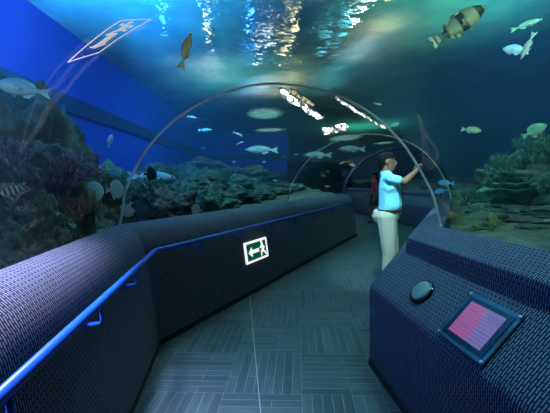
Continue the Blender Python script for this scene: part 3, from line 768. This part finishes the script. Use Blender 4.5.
fish('barred_fish', 'oval', F_bar, 457, 26, 3.0, 56, 31, False, 12, 'big grey-green fish with dark bars at upper right')
fish('slim_fish', 'slim', F_green, 526, 25, 3.4, 26, 8, False, 0, 'slim green silver fish near the top right corner')
fish('pale_fish', 'oval', F_pale, 516, 50, 4.2, 24, 22, True, 10, 'dim pale fish crossing behind the upright white fish at upper right')
fish('pale_fish', 'slim', F_pale, 528, 46, 3.4, 25, -62, True, 15, 'white upright fish with tail up at upper right', bend=.08)
fish('small_fish', 'oval', F_green, 471, 130, 3.8, 18, -12, False, 0, 'small green fish over the dark water right of the ring')
fish('small_fish', 'deep', F_green, 534, 131, 3.6, 22, 28, False, 8, 'spotted green bream at the right edge above the reef')
fish('small_fish', 'oval', F_green, 482, 190, 4.4, 11, 18, False, 0, 'small bright green fish just above the right reef')
fish('slim_fish', 'slim', F_green, 480, 205, 4.6, 19, -12, True, 0, 'slim blue-green fish low over the right reef')
fish('bream', 'deep', F_yellow, 493, 219, 3.3, 13, 65, True, 20, 'yellow fish nose down over the right reef')
fish('bream', 'oval', F_beige, 452, 216, 3.4, 20, 2, True, 0, 'olive fish resting behind the corner of the right console')
fish('faint_fish', 'oval', F_blue, 446, 183, 6.5, 15, 5, True, 0, 'dim blue fish in the dark right of the ring, upper of two')
fish('faint_fish', 'oval', F_blue, 441, 191, 6.5, 13, -15, True, 0, 'dim blue fish in the dark right of the ring, lower of two')
fish('small_fish', 'oval', F_blue, 394, 125, 5.0, 10, 15, False, 0, 'small dim fish just outside the right shoulder of the ring')
fish('small_fish', 'slim', F_blue, 378, 104, 5.0, 9, -20, False, 0, 'tiny dim fish above the right shoulder of the ring')
fish('slim_fish', 'slim', F_green, 205, 130, 8.0, 14, 2, False, 0, 'thin green fish below the left crown of the ring')
fish('long_fish_and_patch', 'slim', F_pale, 262, 150, 9.0, 34, 2, True, 0, 'long pale lens-shaped light patch built as a fish in the middle of the ring')  # reflected patch of light given the shape of a fish
fish('small_fish', 'slim', F_pale, 238, 134, 8.0, 11, -25, False, 0, 'upper of two thin pale fish left of the long lens-shaped light patch')
fish('small_fish', 'slim', F_pale, 240, 143, 8.0, 8, 20, False, 0, 'lower of two thin pale fish left of the long lens-shaped light patch')
fish('small_fish', 'slim', F_pale, 192, 117, 7.5, 9, -10, False, 0, 'thin pale fish close under the left shoulder of the ring')
fish('long_fish_and_patch', 'slim', F_pale, 318, 155, 11.0, 28, 2, True, 0, 'long green lens-shaped light patch built as a fish right of the second ring')  # this and the next: light reflections built with the fish mesh
fish('long_fish_and_patch', 'slim', F_pale, 352, 149, 12.0, 27, 3, True, 0, 'bright lens-shaped light patch built as a fish left of the head of the man')
rr = random.Random(5)
for i in range(26):
    fish('small_fish', 'slim' if i % 2 else 'oval', F_pale if i % 3 else F_green, rr.uniform(185, 330), rr.uniform(148, 192), rr.uniform(9.5, 14), rr.uniform(3, 5.5), rr.uniform(-20, 20), i % 2 == 0, 0,
         'tiny fish of the shoal over the reef in the middle of the ring', 'shoal of tiny fish over the reef')

# ------------------------------------------------------------------ lamps of the hall above the water; tubes and ovals shaped as its light
def ring_lamp(p, r, m, label, flatten=1.0):
    root = empty('ring_lamp', p); tag(root, label, 'lamp')
    bm = bmesh.new(); pts = [Vector((math.cos(a)*r, math.sin(a)*r*flatten, 0)) for a in [6.283*k/24 for k in range(25)]]
    tube(bm, pts, r*.16, 8, cap=False); obj('glowing_tube', bm, m, root)
    bm = bmesh.new(); tube(bm, [(0, 0, .12), (0, 0, .18)], [r*1.2, r*1.2], 24); obj('housing', bm, M_black, root)
    return root
def lamp_and_glint_tube(p, q, r, m, label, group=None, wob=0):
    p, q = Vector(p), Vector(q)
    root = empty('lamp_and_glint_tube', (p+q)/2); tag(root, label, 'lamp', group)
    bm = bmesh.new(); n = 28 if wob else 1; rr_ = random.Random(int(r*1000)); sd = Vector((-(q-p).y, (q-p).x, 0)).normalized()
    tube(bm, [p.lerp(q, k/n)-root.location+sd*wob*rr_.uniform(-1, 1) for k in range(n+1)], [r*(rr_.uniform(.35, 1.3) if wob else 1) for k in range(n+1)], 8); obj('glowing_tube', bm, m, root)
    up = Vector((0, 0, r*1.3)); bm = bmesh.new(); tube(bm, [p-root.location+up, q-root.location+up], r*.7, 8); obj('housing', bm, M_black, root)
    return root
E_white = mat('lamp_white', (1, 1, 1), emit=(0.85, 0.95, 1), es=22)
E_gold = mat('lamp_gold', (1, 1, 1), emit=(1.0, 0.75, 0.35), es=22)
E_cyan = mat('lamp_cyan', (1, 1, 1), emit=(0.1, 0.75, 1.0), es=7)
E_blue = mat('lamp_blue', (1, 1, 1), emit=(0.05, 0.25, 1.0), es=18)
def broken(name, col, es, lo, hi, scale, base=0.0):
    m = mat(name, (.1, .1, .1)); n, l, b = nodes(m); tc = n.new('ShaderNodeTexCoord'); t = n.new('ShaderNodeTexNoise')
    t.inputs['Scale'].default_value = scale; t.inputs['Detail'].default_value = 6; t.inputs['Roughness'].default_value = .7
    l.new(tc.outputs['Object'], t.inputs['Vector']); g = n.new('ShaderNodeMapRange'); g.inputs[1].default_value = lo; g.inputs[2].default_value = hi
    g.inputs[3].default_value = base*es; g.inputs[4].default_value = es
    l.new(t.outputs[0], g.inputs[0]); l.new(g.outputs[0], b.inputs['Emission Strength']); b.inputs['Emission Color'].default_value = (*col, 1); return m
def broken_soft(*a):
    m = broken(*a); n, l, b = nodes(m); tc = n.new('ShaderNodeTexCoord'); mp = n.new('ShaderNodeMapping')
    mp.inputs['Location'].default_value = (-1, -1, 0); mp.inputs['Scale'].default_value = (2, 2, 0); l.new(tc.outputs['Generated'], mp.inputs[0])
    g = n.new('ShaderNodeTexGradient'); g.gradient_type = 'SPHERICAL'; l.new(mp.outputs[0], g.inputs[0])
    k = n.new('ShaderNodeMapRange'); k.inputs[1].default_value = 0.0; k.inputs[2].default_value = 0.45; l.new(g.outputs[0], k.inputs[0])
    src = b.inputs['Emission Strength'].links[0].from_socket; mu = n.new('ShaderNodeMath'); mu.operation = 'MULTIPLY'
    l.new(src, mu.inputs[0]); l.new(k.outputs[0], mu.inputs[1]); l.new(mu.outputs[0], b.inputs['Emission Strength']); return m
E_speck = broken_soft('speckled_light_patch', (0.25, 0.85, 0.80), 1.1, .44, .62, 5, .2)
E_glint = broken('white_glint_tube', (0.75, 0.95, 1.0), 5.0, .47, .56, 2.2, .02)  # emission broken up to draw light glints on the water
E_glintgold = broken('gold_glint_tube', (0.8, 0.75, 0.4), 1.5, .46, .56, 4, .02)
def atz(px, py, z):
    d = F_ + R_*((px-275)/FPX) - U_*((py-206.5)/FPX); return CO + d*((z-EYE)/d.z)
LZ = 6.1
ring_lamp(atz(295, 46, LZ), .10, E_gold, 'small golden ring lamp above the water over the centre of the big ring', 1.6)
ring_lamp(atz(386, 6, LZ), .20, E_gold, 'golden ring lamp above the water at the top edge right of centre', 1.8)
ring_lamp(atz(372, 16, LZ), .09, E_white, 'small white ring lamp left below the golden ring lamp at the top edge', 1.8)
for (a, b, m, r, t) in (((255, 84), (272, 62), E_white, .05, 'white lamp tube above the water left of the small golden ring lamp'),
        ((278, 84), (294, 58), E_gold, .05, 'golden lamp tube above the water right over the crown of the big ring'),
        ((246, 85), (254, 66), E_blue, .05, 'blue lamp tube above the water just left of the crown of the big ring'),
        ((248, 50), (252, 22), E_blue, .04, 'blue lamp tube above the water high left of the crown of the big ring'),
        ((212, 66), (205, 42), E_white, .04, 'thin white lamp tube above the water right of the beige upright fish'),
        ((199, 18), (198, 0), E_cyan, .05, 'cyan lamp tube at the top edge above the beige upright fish'),
        ((165, 50), (162, 20), E_cyan, .05, 'cyan lamp tube above the water left of the beige upright fish'),
        ((318, 84), (330, 52), E_cyan, .06, 'cyan lamp tube above the water right of the crown of the big ring'),
        ((334, 74), (352, 34), E_cyan, .06, 'cyan lamp tube above the water leading to the golden ring lamp'),
        ((352, 44), (366, 22), E_white, .04, 'short white lamp tube above the water under the golden ring lamp')):
    lamp_and_glint_tube(atz(*a, LZ), atz(*b, LZ), r, m, t)
# glowing ovals shaped as patches of light on the far water
def light_patch(px, py, rx, ry, m, label):
    p = atz(px, py, 5.5); d = p.length/FPX
    root = empty('light_patch', p); tag(root, label, 'lamp')
    bm = bmesh.new(); n = 32
    a = [bm.verts.new((math.cos(6.283*k/n)*rx, math.sin(6.283*k/n)*ry, 0)) for k in range(n)]; b = [bm.verts.new((math.cos(6.283*k/n)*rx, math.sin(6.283*k/n)*ry, .06)) for k in range(n)]
    bm.faces.new(a[::-1]); bm.faces.new(b)
    for k in range(n): bm.faces.new((a[k], a[(k+1) % n], b[(k+1) % n], b[k]))
    obj('patch_disc', bm, m, root, smooth=False)
    pass
light_patch(265, 114, 1.15, 1.75, E_speck, 'nearest speckled glowing oval shaped as a green light patch on the far water, below the ring crown')
light_patch(270, 130, 1.25, 1.0, E_speck, 'second speckled glowing oval shaped as a green light patch, seen just above the far blue wall')
light_patch(345, 138, 1.6, 2.6, E_speck, 'glowing oval shaped as a green light patch on the far water, left above the man in cyan')
light_patch(384, 143, 1.1, 1.4, E_speck, 'dimly seen glowing oval shaped as a light patch on the far water just above the head of the man')
lamp_and_glint_tube(atz(280, 91, 5.45), atz(321, 118, 5.45), .16, E_glint, 'long broken white light glint shaped as a tube seen through the crown of the ring', wob=0.144)  # wobbly tubes here draw broken light glints, no lamps of their own
lamp_and_glint_tube(atz(291, 91, 5.45), atz(313, 105, 5.45), .07, E_glintgold, 'golden light glint shaped as a tube beside the long white one under the crown of the ring', wob=0.063)
lamp_and_glint_tube(atz(324, 131, 5.45), atz(345, 126, 5.45), .32, E_glint, 'short bright white light glint shaped as a tube at the far end of the long one', wob=0.288)
lamp_and_glint_tube(atz(336, 98, 5.45), atz(384, 128, 5.45), .08, E_glint, 'slender white light glint shaped as a tube along the right shoulder of the ring', wob=0.072)

# ------------------------------------------------------------------ people
M_skin = mat('brown_skin', (0.20, 0.10, 0.06), 0.55); M_hair = mat('black_hair', (0.004, 0.004, 0.004), 0.8, spec=0.15)
def cloth(name, col):
    m = mat(name, col, 0.85); n, l, b = nodes(m)
    t = n.new('ShaderNodeTexNoise'); t.inputs['Scale'].default_value = 9; t.inputs['Detail'].default_value = 5
    tc = n.new('ShaderNodeTexCoord'); l.new(tc.outputs['Object'], t.inputs['Vector'])
    bp = n.new('ShaderNodeBump'); bp.inputs['Strength'].default_value = .35; bp.inputs['Distance'].default_value = .03
    l.new(t.outputs[0], bp.inputs['Height']); l.new(bp.outputs[0], b.inputs['Normal']); return m
M_shirt = cloth('cyan_shirt', (0.22, 0.66, 0.80)); M_trouser = cloth('cream_trousers', (0.45, 0.46, 0.36))
M_red = cloth('dark_red_cloth', (0.40, 0.03, 0.05)); M_darkc = cloth('black_cloth', (0.01, 0.01, 0.014)); M_shoe = mat('black_shoe', (0.01, 0.01, 0.01), .4)
def blob(name, limbs, m, parent, voxel=.012, cut=None, extra=0.0):
    """one continuous surface grown round tapering limbs: (p, q, radius p, radius q, (squash x, squash y))"""
    bm = bmesh.new()
    for L_ in limbs:
        p, q, r0, r1 = Vector(L_[0]), Vector(L_[1]), L_[2]+extra, L_[3]+extra
        sx, sy = L_[4] if len(L_) > 4 else (1, 1)
        d = (q-p).length; n = max(2, int(d/(min(r0, r1)*.30))+1)
        for k in range(n+1):
            t = k/n; c = p.lerp(q, t); r = r0+(r1-r0)*t
            bmesh.ops.create_icosphere(bm, subdivisions=2, radius=r, matrix=Matrix.Translation(c) @ Matrix.Diagonal((sx, sy, 1, 1)))
    me = bpy.data.meshes.new(name); bm.to_mesh(me); bm.free(); tmp = bpy.data.objects.new('tmp', me); C.objects.link(tmp)
    md = tmp.modifiers.new('r', 'REMESH'); md.mode = 'VOXEL'; md.voxel_size = voxel; md.use_smooth_shade = True
    sm = tmp.modifiers.new('s', 'SMOOTH'); sm.factor = .5; sm.iterations = 3
    dg = bpy.context.evaluated_depsgraph_get(); me2 = bpy.data.meshes.new_from_object(tmp.evaluated_get(dg)); me2.name = name
    bpy.data.objects.remove(tmp); bpy.data.meshes.remove(me)
    if cut:
        b = bmesh.new(); b.from_mesh(me2)
        for co, no in cut:
            bmesh.ops.bisect_plane(b, geom=list(b.verts)+list(b.edges)+list(b.faces), plane_co=co, plane_no=no, clear_outer=True)
        b.to_mesh(me2); b.free()
    for p in me2.polygons: p.use_smooth = True
    return link(name, me2, m, parent)
def hand(palm, d, up, side, r=.0085, curl=.6, parent=None):
    """limb list for a palm and five fingers; d along the hand, up out of its back, side towards the thumb"""
    palm, d, up, side = Vector(palm), Vector(d).normalized(), Vector(up).normalized(), Vector(side).normalized(); out = []
    for k, (o, ln) in enumerate(((.032, .070), (.011, .080), (-.011, .074), (-.031, .058))):
        root = palm + d*.045 + side*o
        out.append((palm - d*.035 + side*o*.6, root, .014, .012))
        a = root + (d*math.cos(curl*.5) - up*math.sin(curl*.5))*ln*.45; b = a + (d*math.cos(curl*1.5) - up*math.sin(curl*1.5))*ln*.32
        c = b + (d*math.cos(curl*2.4) - up*math.sin(curl*2.4))*ln*.25
        out += [(root, a, r*1.05, r), (a, b, r, r*.92), (b, c, r*.92, r*.8)]
    t0 = palm - d*.02 + side*.028; t1 = t0 + (d*.6+side*.8-up*.2).normalized()*.038; t2 = t1 + (d*.9+side*.3-up*.4).normalized()*.032
    out += [(t0, t1, .013, .0105), (t1, t2, .0105, .009)]
    return out
# the man: local x is where he faces, y is his left, z up
man = empty('person', (1.47, 4.20, 0)); man.rotation_euler = (0, 0, math.radians(-10))
tag(man, 'man in cyan short-sleeved shirt and cream trousers holding a phone to the glass', 'person')
sh_r, el_r, wr_r = Vector((-.03, -.19, 1.46)), Vector((.13, -.23, 1.415)), Vector((.265, -.155, 1.53))
sh_l, el_l, wr_l = Vector((-.01, .19, 1.46)), Vector((.17, .16, 1.40)), Vector((.285, .03, 1.52))
hx = Vector((-.035, 0, 1.665))
torso = [((-.03, 0, 1.00), (.0, 0, 1.12), .125, .135, (1, 1.28)), ((.0, 0, 1.12), (-.01, 0, 1.34), .135, .125, (1.0, 1.35)), ((-.01, 0, 1.34), (-.03, 0, 1.44), .122, .09, (1, 1.6)),
         ((-.03, -.12, 1.455), (-.03, .12, 1.455), .066, .066)]
legs = [((-.06, -.09, .98), (-.03, -.10, .52), .105, .066), ((-.03, -.10, .52), (-.07, -.10, .09), .062, .040),
        ((-.02, .09, .98), (.04, .10, .52), .105, .066), ((.04, .10, .52), (.02, .10, .09), .062, .040),
        ((-.09, 0, .98), (-.06, 0, 1.0), .115, .10, (1, 1.35))]
feet = [((-.10, -.10, .055), (.10, -.11, .035), .045, .032), ((-.03, .10, .055), (.13, .11, .035), .045, .032)]
def head(h, s=1.0):
    f = lambda a, b, c: h+Vector((a, b, c))*s
    return [(f(-.02, 0, .035), f(.0, 0, .03), .088*s, .086*s, (1.03, .84)), (f(.015, 0, -.01), f(.03, 0, -.05), .072*s, .058*s, (1, .86)), (f(.045, 0, -.085), f(.05, 0, -.09), .038*s, .034*s),
            (f(.085, 0, .02), f(.108, 0, -.022), .010*s, .017*s), (f(.085, -.018, -.052), f(.085, .018, -.052), .014*s, .014*s), (f(.085, -.015, -.064), f(.085, .015, -.064), .012*s, .012*s),
            (f(.070, -.035, .035), f(.070, .035, .035), .016*s, .016*s),
            (f(-.01, -.078, .005), f(-.012, -.082, -.02), .018*s, .014*s, (1, .5)), (f(-.01, .078, .005), f(-.012, .082, -.02), .018*s, .014*s, (1, .5)),
            (f(-.02, 0, -.05), f(-.03, 0, -.19), .056*s, .062*s)]
def arm(s_, e_, w_): return [(s_, e_, .050, .040), (e_, e_.lerp(w_, .35), .040, .038), (e_.lerp(w_, .35), w_, .038, .026)]
ph = Vector((.315, -.075, 1.575))     # phone
hr = hand(wr_r+Vector((.035, .03, .028)), (.62, .45, .5), (-.2, -.9, .3), (.1, .2, .95), curl=.55)
hl = hand(wr_l+Vector((.012, -.03, .035)), (.3, -.75, .6), (-.5, .6, .4), (.1, .3, .95), curl=.55)
blob('body', torso+legs+feet+head(hx)+arm(sh_r, el_r, wr_r)+arm(sh_l, el_l, wr_l)+hr+hl, M_skin, man, .009)
slv = lambda s_, e_: [(s_, s_.lerp(e_, .55), .050, .048)]
blob('shirt', torso+slv(sh_r, el_r)+slv(sh_l, el_l)+[((-.03, 0, 1.46), (-.055, 0, 1.52), .080, .060)], M_shirt, man, .011, [((0, 0, 1.055), (0, 0, -1))], .010)
blob('collar', [((-.085, -.05, 1.515), (-.02, -.072, 1.50), .018, .018), ((-.02, -.072, 1.50), (.035, -.03, 1.475), .018, .016), ((-.085, .05, 1.515), (-.02, .072, 1.50), .018, .018), ((-.02, .072, 1.50), (.035, .03, 1.475), .018, .016), ((-.085, -.05, 1.515), (-.085, .05, 1.515), .018, .018)], M_shirt, man, .008)
blob('trousers', legs+[((-.03, 0, 1.0), (-.01, 0, 1.05), .128, .128, (1, 1.28))], M_trouser, man, .011, [((0, 0, 1.075), (0, 0, 1)), ((0, 0, .06), (0, 0, -1))], .022)
bm = bmesh.new(); n = 32
tube(bm, [Vector((-.012+math.cos(6.283*k/n)*.152, math.sin(6.283*k/n)*.192, 1.062)) for k in range(n+1)], .016, 6, cap=False); obj('belt', bm, mat('belt', (.03, .02, .015), .5), man)
for f_ in feet:
    b0, b1 = Vector(f_[0]), Vector(f_[1]); blob('shoe', [(b0, b1, .050, .040, (1, .95))], M_shoe, man, .009, [((0, 0, 0), (0, 0, -1))])
def hair(h, par, m, s=1.0, long=False):
    L_ = [(h+Vector((-.028, 0, .045))*s, h+Vector((.018, 0, .052))*s, .090*s, .078*s, (1.03, .87)), (h+Vector((-.05, 0, .02))*s, h+Vector((-.055, 0, -.055))*s, .072*s, .052*s, (.95, 1.0))]
    if long: L_.append((h+Vector((-.07, 0, -.02))*s, h+Vector((-.10, 0, -.22))*s, .07*s, .05*s, (.8, 1.1)))
    return blob('hair', L_, m, par, .009*s)
hair(hx, man, M_hair)
for sd in (-1, 1):
    bm = bmesh.new(); bmesh.ops.create_icosphere(bm, subdivisions=2, radius=.008, matrix=Matrix.Translation(hx+Vector((.083, sd*.03, .012)))); e_ = obj('eye', bm, mat('eye_white', (.3, .3, .29), .5), man)
    bm = bmesh.new(); bmesh.ops.create_icosphere(bm, subdivisions=2, radius=.006, matrix=Matrix.Translation(hx+Vector((.091, sd*.03, .012)))); obj('iris', bm, M_eye, e_)
    bm = bmesh.new(); tube(bm, [hx+Vector((.086, sd*.016, .034)), hx+Vector((.086, sd*.045, .030))], .005, 6); obj('eyebrow', bm, M_hair, man)
# the phone he holds, a thing of its own
pw = man.matrix_basis
def placed(lp): return Matrix.Translation(man.location) @ Matrix.Rotation(math.radians(-10), 4, 'Z') @ Vector(lp)
phone = empty('mobile_phone', placed((.335, -.070, 1.575))); phone.rotation_euler = (0, 0, math.radians(-10)); tag(phone, 'dark mobile phone held up in the hands of the man in cyan', 'phone')
bm = bmesh.new(); box(bm, (0, 0, 0), (.009, .145, .072)); o = obj('case', bm, M_bezel, phone, smooth=False); bevel(o, .003)
bm = bmesh.new(); box(bm, (-.005, 0, 0), (.001, .135, .064)); obj('display', bm, mat('phone_display', (0, 0, 0), .2, emit=(.02, .06, .12), es=1), phone, smooth=False)

# second visitor far behind, walking, in dark red
wom = empty('person', (3.30, 10.9, 0)); wom.rotation_euler = (0, 0, math.radians(170))
tag(wom, 'distant visitor in dark red top and dark skirt walking behind the man in cyan', 'person')
wt = [((0, 0, .95), (0, 0, 1.12), .105, .095, (1, 1.3)), ((0, 0, 1.12), (0, 0, 1.32), .095, .10, (1, 1.4)), ((0, 0, 1.32), (0, 0, 1.40), .09, .06, (1, 1.6))]
wl_ = [((0, -.08, .95), (.10, -.09, .50), .085, .055), ((.10, -.09, .50), (.06, -.09, .08), .052, .034), ((0, .08, .95), (-.14, .09, .52), .085, .055), ((-.14, .09, .52), (-.30, .09, .12), .052, .034)]
wf = [((.04, -.09, .04), (.20, -.09, .03), .036, .028), ((-.33, .09, .09), (-.20, .09, .035), .034, .028)]
wa = [((0, -.17, 1.36), (.06, -.21, 1.10), .042, .034), ((.06, -.21, 1.10), (.20, -.20, .92), .034, .024), ((0, .17, 1.36), (-.06, .21, 1.10), .042, .034), ((-.06, .21, 1.10), (.02, .22, .88), .034, .024)]
wh = hand((.235, -.20, .875), (.6, 0, -.8), (0, -1, 0), (.8, 0, .6)) + hand((.035, .225, .83), (.3, 0, -.95), (0, 1, 0), (.9, 0, .3))
hw = Vector((.01, 0, 1.56))
blob('body', wt+wl_+wf+wa+wh+head(hw, .95), M_skin, wom, .010)
blob('top', wt[1:]+[(wt[0][0], wt[0][1], .105, .095, (1, 1.3))]+[(wa[0][0], wa[0][1], .042, .036), (wa[2][0], wa[2][1], .042, .036)], M_red, wom, .012, [((0, 0, .90), (0, 0, -1))], .016)
blob('skirt', [((0, 0, .98), (-.01, 0, .55), .115, .19, (1, 1.15))], M_darkc, wom, .014, [((0, 0, .60), (0, 0, -1)), ((0, 0, 1.0), (0, 0, 1))], .01)
hair(hw, wom, M_hair, .95, True)
for f_ in wf: blob('shoe', [(f_[0], f_[1], .040, .033)], M_shoe, wom, .010)
